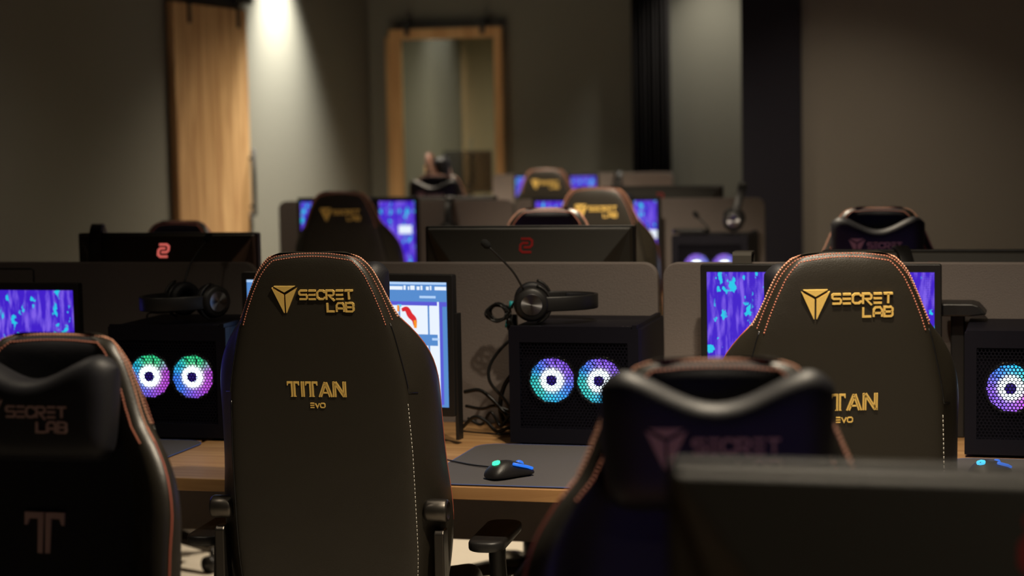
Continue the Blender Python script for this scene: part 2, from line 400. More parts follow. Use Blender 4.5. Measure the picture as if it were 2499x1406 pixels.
# ------------------------------------------------------------------ lettering (own stroke alphabet)
GL = {
 'S': ([[(.95, 1), (.12, 1), (0, .88), (0, .64), (.12, .52), (.83, .52), (.95, .40), (.95, .12), (.83, 0), (0, 0)]], .95),
 'E': ([[(0, 1), (.9, 1)], [(0, .5), (.9, .5)], [(0, 0), (.9, 0)]], .9),
 'C': ([[(.93, .72), (.93, .80), (.70, 1), (.24, 1), (0, .80), (0, .20), (.24, 0), (.70, 0), (.93, .20), (.93, .28)]], .93),
 'R': ([[(0, -.08), (0, 1), (.75, 1), (.92, .85), (.92, .58), (.78, .44), (.30, .44), (.98, -.22)]], .98),
 'T': ([[(0, 1), (1, 1)], [(.5, 1), (.5, -.05)]], 1.0),
 'L': ([[(0, 1), (0, 0), (.9, 0)]], .9),
 'A': ([[(0, -.05), (0, .72), (.2, 1), (.72, 1), (.92, .72), (.92, -.05)], [(0, .36), (.92, .36)]], .92),
 'B': ([[(0, 1), (.75, 1), (.9, .86), (.9, .62), (.8, .5), (.9, .38), (.9, .14), (.75, 0), (0, 0), (0, 1)], [(0, .5), (.8, .5)]], .9),
 'V': ([[(0, 1), (.46, 0), (.92, 1)]], .92),
 'O': ([[(.2, 0), (0, .2), (0, .8), (.2, 1), (.8, 1), (1, .8), (1, .2), (.8, 0), (.2, 0)]], 1.0),
}
def word(bm, txt, x, z, h, wl, gap, sw, fn, d0, d1):
    """word from x (left) with baseline z, letter height h, letter width factor wl"""
    for ch in txt:
        ls, adv = GL[ch]
        strokes(bm, [[(x + a * wl * h, z + b * h) for a, b in l] for l in ls], sw, fn, d0, d1)
        x += adv * wl * h + gap
    return x
def word_width(txt, h, wl, gap): return sum(GL[c][1] * wl * h + gap for c in txt) - gap
def emblem(bm, cx, zt, wd, hh, fn, d0, d1):
    """inverted triangle cut into three facets"""
    g = wd * 0.035; W = wd / 2; yj = zt - hh * 0.28
    prism(bm, [(cx - W + g * 2.2, zt), (cx + W - g * 2.2, zt), (cx + g * .2, yj + g * 1.6), (cx - g * .2, yj + g * 1.6)], fn, d0, d1)
    prism(bm, [(cx - W, zt - g * 1.6), (cx - g, yj - g), (cx - g, zt - hh), (cx - g * 1.6, zt - hh)], fn, d0, d1)
    prism(bm, [(cx + W, zt - g * 1.6), (cx + g * 1.6, zt - hh), (cx + g, zt - hh), (cx + g, yj - g)], fn, d0, d1)
def brand_word(bm, x, ztop, h, fn, d0, d1, sw):
    """two-line wordmark: second line flush right under the first"""
    gap = h * 0.20; wl = 0.97
    word(bm, 'SECRET', x, ztop - h, h, wl, gap, sw, fn, d0, d1)
    W = word_width('SECRET', h, wl, gap)
    w2 = word_width('LAB', h, wl, gap * 1.3)
    word(bm, 'LAB', x + W - w2, ztop - h * 2.48, h, wl, gap * 1.3, sw, fn, d0, d1)
    return W
def serif_T(bm, cx, z, h, wd, fn, d0, d1):
    """capital T with a split stem and small serifs"""
    W = wd / 2; b = h * .13; g = h * .025; st_ = h * .115
    for sx in (-1, 1):
        pts = [(cx + sx * W, z + h), (cx + sx * W, z + h * .74), (cx + sx * (W - h * .05), z + h * .74), (cx + sx * (W - h * .10), z + h - b), (cx + sx * (g + st_), z + h - b),
               (cx + sx * (g + st_), z + h * .08), (cx + sx * (g + st_ + h * .05), z), (cx + sx * g, z), (cx + sx * g, z + h)]
        prism(bm, pts if sx < 0 else pts[::-1], fn, d0, d1)
def titan(bm, cx, z, h, fn, d0, d1):
    x = cx - 1.95 * h; sw = h * .095
    serif_T(bm, x + .40 * h, z, h, .80 * h, fn, d0, d1)
    for dx in (-.065, .065): strokes(bm, [[(x + (1.03 + dx) * h, z), (x + (1.03 + dx) * h, z + h)]], sw, fn, d0, d1)
    serif_T(bm, x + 1.61 * h, z, h, .80 * h, fn, d0, d1)
    a = x + 2.10 * h
    strokes(bm, [[(a, z), (a + .37 * h, z + h * .96)], [(a + .13 * h, z), (a + .43 * h, z + h * .78)], [(a + .37 * h, z + h * .96), (a + .70 * h, z)], [(a + .50 * h, z + h * .96), (a + .84 * h, z)], [(a + .22 * h, z + h * .27), (a + .58 * h, z + h * .27)]], sw, fn, d0, d1)
    a = x + 3.05 * h
    strokes(bm, [[(a, z), (a, z + h)], [(a + .13 * h, z), (a + .13 * h, z + h * .9)], [(a + .02 * h, z + h), (a + .64 * h, z + h * .04)], [(a + .16 * h, z + h), (a + .78 * h, z + h * .04)], [(a + .66 * h, z), (a + .66 * h, z + h)], [(a + .79 * h, z), (a + .79 * h, z + h)]], sw, fn, d0, d1)

# ------------------------------------------------------------------ the gaming chair
TOP = 1.27           # height of the backrest's top
TILT = math.radians(6.0)
PZ, PY = 0.42, 0.089 # pivot of the tilt
BH = (TOP - PZ) / math.cos(TILT)
def tl(x, t, y):
    """backrest space: x right, t metres below the top, y forward of the rear face -> chair space"""
    v = BH - t
    return Vector((x, PY - v * math.sin(TILT) + y * math.cos(TILT), PZ + v * math.cos(TILT) + y * math.sin(TILT)))
def interp(tab, t):
    if t <= tab[0][0]: return tab[0][1]
    for (a, va), (b, vb) in zip(tab, tab[1:]):
        if t <= b:
            k = (t - a) / (b - a); return va + (vb - va) * k
    return tab[-1][1]
O_ = [(0, .066), (.004, .085), (.012, .101), (.024, .115), (.045, .131), (.08, .148), (.12, .164), (.15, .178), (.18, .203), (.21, .224), (.25, .243), (.30, .252), (.40, .252), (.50, .256), (.58, .266), (.68, .266), (.78, .250), (.86, .225)]
R_ = [(0, .064), (.004, .082), (.012, .098), (.024, .112), (.045, .128), (.08, .145), (.12, .161), (.15, .171), (.18, .180), (.25, .196), (.30, .206), (.45, .213), (.70, .214), (.86, .195)]
F_ = [(0, .030), (.012, .045), (.03, .055), (.10, .064), (.15, .076), (.20, .100), (.25, .118), (.35, .135), (.55, .150), (.70, .150), (.86, .120)]
C_ = [(0, .028), (.012, .040), (.03, .048), (.10, .050), (.20, .055), (.40, .075), (.60, .088), (.86, .070)]
def make_chair():
    root = empty('gaming_chair', (0, 0, 0), 0, 'proto', 'gaming chair')
    bm = nb(); ts = [0, .003, .008, .016, .028, .045, .065, .09, .12, .15, .165, .18, .21, .25, .30, .36, .43, .50, .58, .66, .74, .80, .86]; rows = []
    for t in ts:
        o, r, f, c = (interp(T, t) for T in (O_, R_, F_, C_))
        sh = interp([(0, .026), (.008, .018), (.02, .0125), (.045, .0080), (.09, .0035), (.15, 0)], t)
        half = [(0, sh), (r * .55, sh + .0008), (r * .86, sh + .003), (r - .006, sh + .008), (r, sh + .020), (o, min(.02 + f * .35, f - .012)), (o + .001, f - .018 if f > .05 else f - .008),
                (o - .010, f - .002), (o - .026 - .10 * max(0, min(1, (t - .12) / .2)) * .25, f), (o * .70, c + (f - c) * .35), (o * .48, c + .002), (0, c)]
        row = [tl(x, t, y) for x, y in half] + [tl(-x, t, y) for x, y in half[-2:0:-1]]
        rows.append([bm.verts.new(p) for p in row])
    n = len(rows[0])
    for A, B in zip(rows, rows[1:]):
        for i in range(n):
            f = bm.faces.new((A[i], A[(i + 1) % n], B[(i + 1) % n], B[i]))
            f.material_index = 1 if 8 <= i <= n - 10 else 0
    bm.faces.new(rows[0][::-1]); bm.faces.new(rows[-1])
    b = obj('backrest', bm, [M['leather'], M['leather_front']], root, sub=2); b['raised'] = 1
    # stitched seams round the head end
    from mathutils.bvhtree import BVHTree
    bpy.context.view_layer.update()
    dg = bpy.context.evaluated_depsgraph_get(); ev = b.evaluated_get(dg); me = ev.to_mesh()
    bv = BVHTree.FromPolygons([v.co.copy() for v in me.vertices], [list(p.vertices) for p in me.polygons]); ev.to_mesh_clear()
    def snap(p, off=.0004):
        q, nrm, _, _ = bv.find_nearest(p)
        c = tl(0, .4, .04); c.z = q.z
        if nrm.dot(q - c) < 0: nrm = -nrm
        return q + nrm * off
    def seam(fn_pt, t_end, step, ln, r, name, mat):
        bm = nb(); path = []
        tt = [t_end - k * (t_end - .012) / 40 for k in range(41)]
        Lp = [fn_pt(-1, t) for t in tt]; Rp = [fn_pt(1, t) for t in reversed(tt)]
        mid = [Lp[-1].lerp(Rp[0], k / 12) + Vector((0, 0, .009 * math.sin(PI * k / 12))) for k in range(1, 12)]
        path = [snap(p) for p in Lp + mid + Rp]
        acc = 0; nxt = 0
        for a, c in zip(path, path[1:]):
            d = c - a; l = d.length
            if l < 1e-7: continue
            while nxt <= acc + l:
                p = a + d * ((nxt - acc) / l); q = d.normalized() * ln / 2
                cyl(bm, p - q, p + q, r, n=6); nxt += step
            acc += l
        o = obj(name, bm, mat, root); o['raised'] = 1; return o
    def rear(s, t): return tl(s * (interp(R_, t) - .009), t + .007, .0035 + interp([(0, .026), (.008, .018), (.02, .0125), (.045, .0080), (.09, .0035), (.15, 0)], t))
    def rim(s, t): return tl(s * (interp(R_, t) + .0002), t + .0015, .024)
    def front(s, t): return tl(s * (interp(O_, t) - .020), t + .006, interp(F_, t) + .001)
    def front_rim(s, t): return tl(s * (interp(O_, t) + .0015), t, interp(F_, t) - .010)
    def rim_mid(s, t): return tl(s * (interp(O_, t) + .001), t, .5 * (.02 + interp(F_, t)))
    seam(rear, .150, .0060, .0038, .0014, 'rear_stitching', M['stitch'])
    seam(rim, .150, .0060, .0038, .0014, 'rim_stitching', M['stitch'])
    seam(front, .175, .0060, .0040, .0018, 'front_stitching', M['stitch'])
    seam(front_rim, .175, .0060, .0042, .0020, 'front_rim_stitching', M['stitch_tan'])
    seam(rim_mid, .150, .0060, .0042, .0020, 'rim_stitching', M['stitch_tan'])
    for s in (-1, 1):     # red piping down the bolster's outer edge
        bm = nb(); tube(bm, [snap(tl(s * (interp(O_, t) + .001), t, interp(F_, t) - .012)) for t in [.155 + k * .02 for k in range(25)]], .0018, 6)
        o = obj('piping', bm, M['piping'], root); o['raised'] = 1
    # panel seams on the rear
    for s in (-1, 1):
        bm = nb(); tube(bm, [snap(tl(s * (interp(R_, t) - .001), t, .012)) for t in [.155 + k * .012 for k in range(14)]] + [snap(tl(s * .222, .315, .030))], .0016, 6)
        o = obj('panel_seam', bm, M['gloss'], root); o['raised'] = 1
    bm = nb()  # highlight on the right rear seam, drawn in as pale dashes
    for k in range(52):
        t = .335 + k * .0095; p = snap(tl(interp(R_, t) - .0035, t, .0070)); q = snap(tl(interp(R_, t + .006) - .0035, t + .006, .0070))
        cyl(bm, p, q, .0008, n=5)
    o = obj('seam_highlight', bm, M['pale'], root); o['raised'] = 1; o['label'] = 'pale seam highlight drawn as dashes'
    bm = nb(); tube(bm, [snap(tl(-(interp(R_, .33 + k * .025) - .002), .33 + k * .025, .008)) for k in range(20)], .0018, 6)
    o = obj('panel_seam', bm, M['gloss'], root); o['raised'] = 1
    # rear emblem and words
    fr = lambda u, v, d: tl(u, -v, -d)
    bm = nb(); emblem(bm, -.0605, -.071, .057, .059, fr, -.008, .0014)
    o = obj('rear_emblem', bm, M['gold'], root, smooth=False); o['raised'] = 1; o['label'] = 'gold embroidered triangle'
    bm = nb(); brand_word(bm, -.0270, -.0810, .0185, fr, -.008, .0012, .0040)
    o = obj('rear_lettering', bm, M['gold'], root, smooth=False); o['raised'] = 1; o['label'] = 'gold embroidered words'
    bm = nb(); titan(bm, .0, -.318, .0345, fr, -.004, .0018)
    word(bm, 'EVO', -.0165, -.342, .0095, 1.05, .0025, .0024, fr, -.004, .0018)
    o = obj('rear_title', bm, M['gold'], root, smooth=False); o['raised'] = 1; o['label'] = 'gold embroidered title'
    # big T on the front
    ff = lambda u, v, d: tl(-u, -v, d)
    bm = nb(); serif_T(bm, 0, -.385, .083, .072, ff, .050, interp(C_, .34) + .0035)
    o = obj('front_emblem', bm, M['mauve'], root, smooth=False); o['raised'] = 1
    # head pillow with a dipped top
    bm = nb(); NU, NV = 18, 12; faces = []
    def pil(u, v, side):
        x = .148 * u * (1 - .06 * v * v); topdip = .050 * (math.cos(PI * u * .98) * .5 + .5) ** 1.2
        topdip += .030 * max(0, (abs(u) - .72) / .28) ** 2; bot = .215 - .022 * max(0, (abs(u) - .8) / .2) ** 2
        tt = .028 + topdip + (bot - .028 - topdip) * v
        e = max(0.0, (1 - abs(u) ** 7)) ** .5 * max(0.0, (1 - abs(2 * v - 1) ** 7)) ** .5
        return tl(x, tt, .106 + side * (.046 * e + .002) - .012 * (1 - u * u) * v + .0)
    g = {}
    for side in (-1, 1):
        for i in range(NU + 1):
            for j in range(NV + 1):
                edge = i in (0, NU) or j in (0, NV)
                if edge and side == 1: g[side, i, j] = g[-1, i, j]; continue
                uu = -1 + 2 * i / NU; uu = math.sin(uu * PI / 2); vv = j / NV; vv = .5 - .5 * math.cos(vv * PI)
                g[side, i, j] = bm.verts.new(pil(uu, vv, 0 if edge else side))
        for i in range(NU):
            for j in range(NV): bm.faces.new((g[side, i, j], g[side, i + 1, j], g[side, i + 1, j + 1], g[side, i, j + 1]))
    pl = obj('head_pillow', bm, M['leather_front'], root, sub=1); pl['raised'] = 1
    bm = nb(); emblem(bm, -.063, -.108, .052, .052, ff, .128, .1515)
    obj('pillow_emblem', bm, M['mauve'], pl, smooth=False)
    bm = nb(); brand_word(bm, -.030, -.122, .0165, ff, .128, .1515, .0038)
    obj('pillow_lettering', bm, M['mauve'], pl, smooth=False)
    # seat
    bm = nb(); rows = []
    for y, wd, h, bz in ((.10, .20, .455, .40), (.13, .245, .475, .37), (.22, .262, .480, .36), (.38, .265, .480, .36), (.50, .262, .480, .37), (.575, .25, .468, .39), (.60, .22, .45, .41)):
        half = [(0, bz), (wd * .7, bz), (wd, bz + .03), (wd + .004, h - .03), (wd - .02, h + .008), (wd * .72, h - .012), (0, h - .018)]
        rows.append([bm.verts.new((x, y, z)) for x, z in half] + [bm.verts.new((-x, y, z)) for x, z in half[-2:0:-1]])
    n = len(rows[0])
    for A, B in zip(rows, rows[1:]):
        for i in range(n): bm.faces.new((A[i], A[(i + 1) % n], B[(i + 1) % n], B[i]))
    bm.faces.new(rows[0][::-1]); bm.faces.new(rows[-1])
    o = obj('seat', bm, M['leather'], root, sub=2); o['raised'] = 1
    for s in (-1, 1):
        bm = nb(); c = tl(s * .242, .585, .040)
        lathe(bm, [(.001, -s * .02), (.022, -s * .02), (.026, -s * .012), (.026, s * .026), (.023, s * .032), (.019, s * .032), (.018, s * .028), (.001, s * .028)], 'X', 24, c)
        o = obj('lumbar_knob', bm, M['metal'], root); o['raised'] = 1
        bm = nb(); a, b2 = tl(s * .266, .635, .03), Vector((s * .262, .14, .42))
        fnb = lambda u, v, d: (s * (.243 + d), a.y + u, v)
        prism(bm, [(-.012, .44), (.030, .42), (.06, .40), (.075, .47), (.040, .52), (.034, a.z), (.028, a.z + .008), (-.006, a.z + .008), (-.012, a.z)], fnb, 0, .022)
        o = obj('side_bracket', bm, M['metal'], root, smooth=False, bevel=.003); o['raised'] = 1
        bm = nb(); tube(bm, cr([(s * .20, .33, .40), (s * .30, .33, .40), (s * .335, .33, .44), (s * .335, .33, .54), (s * .335, .33, .583)], 5), .020, 12)
        ar = obj('armrest', bm, M['plastic'], root); ar['raised'] = 1
        bm = nb(); prism(bm, rrect(s * .335 - .042, s * .335 + .042, .18, .45, .035), lambda u, v, d: (u, v, d), .580, .604)
        obj('arm_pad', bm, M['plastic'], ar, bevel=.006)
    bm = nb(); box(bm, -.11, .11, .20, .44, .335, .375)
    o = obj('seat_mechanism', bm, M['plastic'], root, smooth=False, bevel=.01); o['raised'] = 1
    bm = nb(); cyl(bm, (0, .32, .12), (0, .32, .36), .025); cyl(bm, (0, .32, .10), (0, .32, .26), .034)
    obj('gas_lift', bm, M['plastic'], root)
    bm = nb()
    for k in range(5):
        a = 2 * PI * k / 5 + .3; e = Vector((math.cos(a) * .31, math.sin(a) * .31, 0)); p = Vector((0, .32, 0))
        tube(bm, [p + Vector((0, 0, .115)), p + e * .5 + Vector((0, 0, .108)), p + e + Vector((0, 0, .085))], .02, 8, [.034, .027, .019])
    obj('base', bm, M['metal'], root)
    for k in range(5):
        a = 2 * PI * k / 5 + .3; c = Vector((math.cos(a) * .31, .32 + math.sin(a) * .31, .031)); t = Vector((-math.sin(a), math.cos(a), 0))
        bm = nb(); cyl(bm, c - t * .028, c - t * .008, .030, n=18); cyl(bm, c + t * .008, c + t * .028, .030, n=18); cyl(bm, c - t * .01, c + t * .01, .012, n=10)
        cyl(bm, c + Vector((0, 0, .01)), c + Vector((0, 0, .055)), .009, n=10)
        obj('caster', bm, M['plastic'], root)
    return root
chair = make_chair()
CHAIRS = [  # x, y, yaw (0 = faces away from the camera, towards +Y), top height, label, group
 (-1.525, 4.00, 4.0, 1.296, 'dark leather gaming chair seen from behind, in front of the blue application screen', 0),
 (-0.366, 3.92, 16.0, 1.301, 'dark leather gaming chair seen from behind at the right desk, gold words brightly lit', 0),
 (-1.610, 3.05, 181.0, 1.230, 'gaming chair turned to the viewer at lower left, big T on its front', 1),
 (-0.410, 2.55, 190.0, 1.264, 'gaming chair turned to the viewer behind the blurred foreground monitor, at lower right', 1),
 (-2.953, 8.12, 1.0, 1.275, 'dark gaming chair from behind in the middle row, left of the two', 0),
 (-1.809, 8.12, 1.0, 1.283, 'tan-lit gaming chair from behind in the middle row, right of the two', 0),
 (-3.080, 12.35, 0.0, 1.252, 'small far gaming chair with gold emblem, seen above the tan-lit chair of the middle row', 0),
 (-1.600, 6.50, 180.0, 1.275, 'chair top with orange rim facing us behind the middle monitor back', 1),
 (-3.084, 6.80, 176.0, 1.222, 'dark chair top facing us behind the left monitor back, below the wooden door', 1),
 (-0.500, 6.45, 183.0, 1.273, 'blue-lit dark gaming chair facing us at right, in front of the taupe wall', 1),
 (-3.290, 10.75, 178.0, 1.270, 'far chair top with pale pillow edge facing us below the glazed door', 1),
 (-3.700, 11.75, -76.0, 1.375, 'far gaming chair turned sideways with pale lit edge beside the glazed door frame', 0),
]
G = ['gaming chairs seen from behind', 'gaming chairs turned to the viewer']
for i, (x, y, a, h, lab, g) in enumerate(CHAIRS):
    rz = math.radians(a)
    dup(chair, (x, y, 0), rz, lab, h - TOP, G[g], skip=('head_pillow',) if i in (7, 8) else ())
    if i == 3:
        for c in kids(bpy.data.objects['gaming_chair.004']):
            if c.name.startswith('head_pillow'): c.location.z += .022
for c in kids(chair):
    for g in kids(c): bpy.data.objects.remove(g)
    bpy.data.objects.remove(c)
bpy.data.objects.remove(chair); KIDS.clear()

# ------------------------------------------------------------------ room
def st(name, bm, mat, **k): return tag(obj(name, bm, mat, smooth=False, **k), kind='structure')
LX, BY, CZ = -4.85, 14.10, 3.10
bm = nb(); box(bm, -8, 3.4, -3, 18.2, -.1, 0); st('floor', bm, M['floor'])
bm = nb(); box(bm, -8, 3.4, -3, 18.2, CZ, CZ + .1); st('ceiling', bm, M['ceil'])
bm = nb(); box(bm, LX - .12, LX, -2.9, BY, 0, CZ); st('wall_left', bm, M['wall'])
bm = nb(); box(bm, -8, -4.655, BY, BY + .12, 0, CZ); box(bm, -4.655, -3.83, BY, BY + .12, 2.20, CZ); box(bm, -3.83, -1.5, BY, BY + .12, 0, CZ)
st('wall_back', bm, M['wall'])
bm = nb(); box(bm, -1.383, 3.3, 12.0, 12.12, 0, CZ); st('wall_right', bm, M['wallr'])
bm = nb(); box(bm, -1.747, -1.383, 11.98, BY, 0, CZ); st('wall_column', bm, M['navy'])
bm = nb(); box(bm, 3.2, 3.3, -2.9, 12.0, 0, CZ); st('wall_side', bm, M['wall'])
bm = nb(); box(bm, -8, 3.3, -3, -2.9, 0, CZ); st('wall_front', bm, M['wall'])
# the room beyond the glazed door
bm = nb(); box(bm, -8, -3.0, 18.0, 18.1, 0, CZ); st('wall_far', bm, M['roomwall'])
bm = nb(); box(bm, -3.5, -3.38, BY + .12, 18.0, 0, CZ); st('wall_far_right', bm, M['roomwall'])
bm = nb(); box(bm, -5.62, -5.28, 17.0, 18.0, 0, CZ); st('wall_far_pier', bm, M['wall'])
bm = nb(); box(bm, -8, -7.9, BY + .12, 18.0, 0, CZ); st('wall_far_left', bm, M['roomwall'])

# wooden sliding door on the left wall
d = empty('door_1', (LX, 11.1, 0), 0, 'tall oak sliding door hung on black straps on the left wall', 'door', kind='structure')
bm = nb(); box(bm, .012, .055, -.585, .50, .01, 2.285); obj('door_panel', bm, M['door'], d, smooth=False, bevel=.003)
for yy in (-.37, .36):
    bm = nb(); box(bm, .055, .063, yy - .018, yy + .018, 2.17, 2.34); cyl(bm, (.04, yy, 2.345), (.066, yy, 2.345), .035)
    obj('hanger', bm, M['plastic'], d, smooth=False)
bm = nb(); tube(bm, [(.085, .475, 1.00), (.085, .475, 1.42)], .013, 10)
for zz in (1.06, 1.36): cyl(bm, (.055, .475, zz), (.085, .475, zz), .009)
box(bm, .055, .062, .45, .495, .88, 1.02)
obj('door_handle', bm, M['plastic'], d)
bm = nb(); box(bm, LX + .03, LX + .04, 10.3, 11.75, 2.33, 2.37); st('trim_1', bm, M['plastic'])
# glazed sliding door on the back wall
d = empty('door_2', (-4.235, BY - .03, 0), 0, 'oak framed glass sliding door on the back wall', 'door', kind='structure')
hw = .432
bm = nb(); box(bm, -hw, -hw + .085, -.05, 0, .01, 2.25); obj('frame_stile', bm, M['frame'], d, smooth=False)
bm = nb(); box(bm, hw - .060, hw, -.05, 0, .01, 2.25); obj('frame_stile', bm, M['frame'], d, smooth=False)
bm = nb(); box(bm, -hw + .085, hw - .060, -.05, 0, 2.175, 2.25); obj('frame_rail', bm, M['frame'], d, smooth=False)
bm = nb(); box(bm, -hw + .085, hw - .060, -.05, 0, .01, .15); obj('frame_rail', bm, M['frame'], d, smooth=False)
bm = nb(); box(bm, -hw + .085, hw - .060, -.028, -.022, .15, 2.175); obj('glass_pane', bm, M['glass'], d, smooth=False)
for xx in (-.29, .29):
    bm = nb(); box(bm, xx - .018, xx + .018, -.06, -.05, 2.20, 2.31); cyl(bm, (xx, -.065, 2.305), (xx, -.03, 2.305), .022)
    obj('hanger', bm, M['plastic'], d, smooth=False)
bm = nb(); box(bm, -4.62, -3.78, BY - .05, BY - .04, 2.268, 2.298); st('trim_2', bm, M['plastic'])
bm = nb(); box(bm, -4.705, -4.672, BY - .055, BY - .002, 0, 2.20); st('trim_3', bm, M['door'])
# curtain
bm = nb(); A = []; NC = 60
for i in range(NC + 1):
    x = -2.83 + .28 * i / NC; y = BY - .10 + .035 * math.sin(i * .95) + .01 * math.sin(i * 2.3)
    A.append((bm.verts.new((x, y, .02)), bm.verts.new((x, y, CZ - .03)), bm.verts.new((x, y + .006, .02)), bm.verts.new((x, y + .006, CZ - .03))))
for a, b in zip(A, A[1:]):
    bm.faces.new((a[0], b[0], b[1], a[1])); bm.faces.new((a[2], a[3], b[3], b[2])); bm.faces.new((a[0], a[2], b[2], b[0])); bm.faces.new((a[1], b[1], b[3], a[3]))
tag(obj('curtain', bm, M['curtain']), 'narrow black floor-length curtain hanging against the back wall', 'curtain')

# ------------------------------------------------------------------ partitions and desks
def panel(x0, x1, y, top, label, grp, r=.04):
    bm = nb(); prism(bm, rrect(x0, x1, .42, top, r, 8, (0, 0, 1, 1)), lambda u, v, d: (u, y + d, v), -.014, .014)
    o = obj('desk_partition', bm, M['fabric'], smooth=False, bevel=.004); return tag(o, label, 'partition', grp)
def desk(x0, x1, y0, y1, label, grp, h=.75, back=1):
    r = empty('desk', ((x0 + x1) / 2, (y0 + y1) / 2, 0), 0, label, 'desk', grp); X = (x1 - x0) / 2; Y = (y1 - y0) / 2
    bm = nb(); box(bm, -X, X, -Y, Y, h - .030, h); obj('desktop', bm, M['desk'], r, smooth=False, bevel=.002)
    for sx in (-1, 1):
        for sy in (-1, 1):
            bm = nb(); cx, cy = sx * (X - .05), sy * (Y - .06) ; box(bm, cx - .02, cx + .02, cy - .02, cy + .02, 0, h - .03); obj('leg', bm, M['plastic'], r, smooth=False)
    bm = nb(); box(bm, -X + .075, X - .075, back * (Y - .08) - .02, back * (Y - .08) + .02, h - .09, h - .03)
    obj('under_rail', bm, M['plastic'], r, smooth=False)
    return r
AY, BYR, CYR = 5.175, 9.245, 13.42
AX = [(-3.262, -2.128), (-2.114, -.981), (-.967, .175)]
nA = ['left', 'middle', 'right']
for (a, b), n_ in zip(AX, nA):
    panel(a, b, AY, 1.19, f'grey felt partition of the nearest desk row, {n_} panel', 'felt partitions of the nearest row')
    desk(a, b, 4.235, 5.155, f'oak desk facing away in the nearest row, {n_} one, in front of the felt partition', 'oak desks of the nearest row')
    desk(a, b, 5.195, 6.10, f'oak desk behind the nearest felt partition, {n_} one', 'oak desks behind the nearest partition', back=-1)
for (a, b), n_ in zip([(-3.675, -2.462), (-2.450, -1.243)], ('left', 'right')):
    panel(a, b, BYR, 1.188, f'grey felt partition of the middle desk row, {n_} panel', 'felt partitions of the middle row')
    desk(a, b, 8.36, 9.225, f'oak desk of the middle row, {n_} one, in front of its partition', 'oak desks of the middle row')
    desk(a, b, 9.265, 10.13, f'oak desk behind the middle partition, {n_} one', 'oak desks behind the middle partition', back=-1)
panel(-3.72, -2.432, CYR, 1.19, 'small far felt partition in front of the black curtain', 'felt partitions of the far row')
desk(-4.25, -2.432, 12.62, 13.40, 'far oak desk below the glazed door', 'oak desks of the far row')
desk(-0.75, 0.40, 1.05, 2.02, 'desk carrying the blurred foreground monitor', 'oak desks of the foreground')

# ------------------------------------------------------------------ monitors
def logo_S(bm, cx, cz, h, fn, d0, d1):
    k = h / 1.0
    L1 = [(-.38, .44), (.22, .44), (.40, .30), (.40, .02), (.26, -.12), (-.16, -.12)]
    L2 = [(.38, -.44), (-.22, -.44), (-.40, -.30), (-.40, .02), (-.26, .16), (.14, .16)]
    strokes(bm, [[(cx + a * k, cz + b * k) for a, b in l] for l in (L1, L2)], h * .155, fn, d0, d1)
def monitor(cx, cy, top, rz, screen, label, grp, w=.61, h=.365, logo=None, base_z=.75, hood=False, content=None):
    """local: screen faces -Y, shell towards +Y; origin at the stand's foot"""
    r = empty('monitor', (cx, cy, base_z), rz, label, 'monitor', grp); t = top - base_z; b = t - h; W = w / 2
    bm = nb(); prism(bm, rrect(-W, W, b, t, .006, 3), lambda u, v, d: (u, d, v), -.012, .014)
    fr = obj('bezel', bm, M['plastic'], r, smooth=False, bevel=.002)
    bm = nb(); box(bm, -W + .017, W - .017, -.0135, -.011, b + .024, t - .020)
    s = obj('screen', bm, M[screen] if screen else M['gloss'], r, smooth=False)
    # shell: bulging back with chamfered corners
    bm = nb()
    o = [(-W + .004, b + .004), (W - .004, b + .004), (W - .004, t - .004), (-W + .004, t - .004)]
    i1 = [(-W * .62, b + .05), (W * .62, b + .05), (W * .965, t - .008), (-W * .965, t - .008)]
    i2 = [(-W * .50, b + .09), (W * .50, b + .09), (W * .72, t - .10), (-W * .72, t - .10)]
    rings = [[bm.verts.new((u, yy, v)) for u, v in P] for P, yy in ((o, .012), (i1, .028), (i2, .056))]
    for A, B in zip(rings, rings[1:]):
        for k in range(4): bm.faces.new((A[k], A[(k + 1) % 4], B[(k + 1) % 4], B[k]))
    bm.faces.new(rings[-1]); bm.faces.new(rings[0][::-1])
    obj('back_shell', bm, M['shell'], r, smooth=False, bevel=.004)
    if logo:
        bm = nb(); zc = t - .0535
        yy = lambda z: .028 + .028 * (t - .008 - z) / .092
        logo_S(bm, 0, zc, .042, lambda u, v, d: (-u, yy(v) + d, v), -.003, .0015)
        obj('back_emblem', bm, M[logo], r, smooth=False)
    bm = nb(); box(bm, -.032, .032, .054, .085, .012, t - .12); obj('stand_column', bm, M['plastic'], r, smooth=False, bevel=.004)
    bm = nb(); box(bm, -.12, .12, -.02, .15, 0, .014); obj('stand_base', bm, M['plastic'], r, smooth=False, bevel=.005)
    if hood:
        bm = nb(); box(bm, W - .002, W + .007, -.006, .022, b - .06, t - .10); obj('side_hood', bm, M['plastic'], r, smooth=False)
    if content: content(r, s, W, b, t)
    return r
def q(par, name, mat, x0, x1, z0_, z1, k=1):
    bm = nb(); box(bm, x0, x1, -.0135 - .0004 * k, -.0135 - .0004 * (k - 1), z0_, z1); o = obj(name, bm, M[mat], par, smooth=False); return o
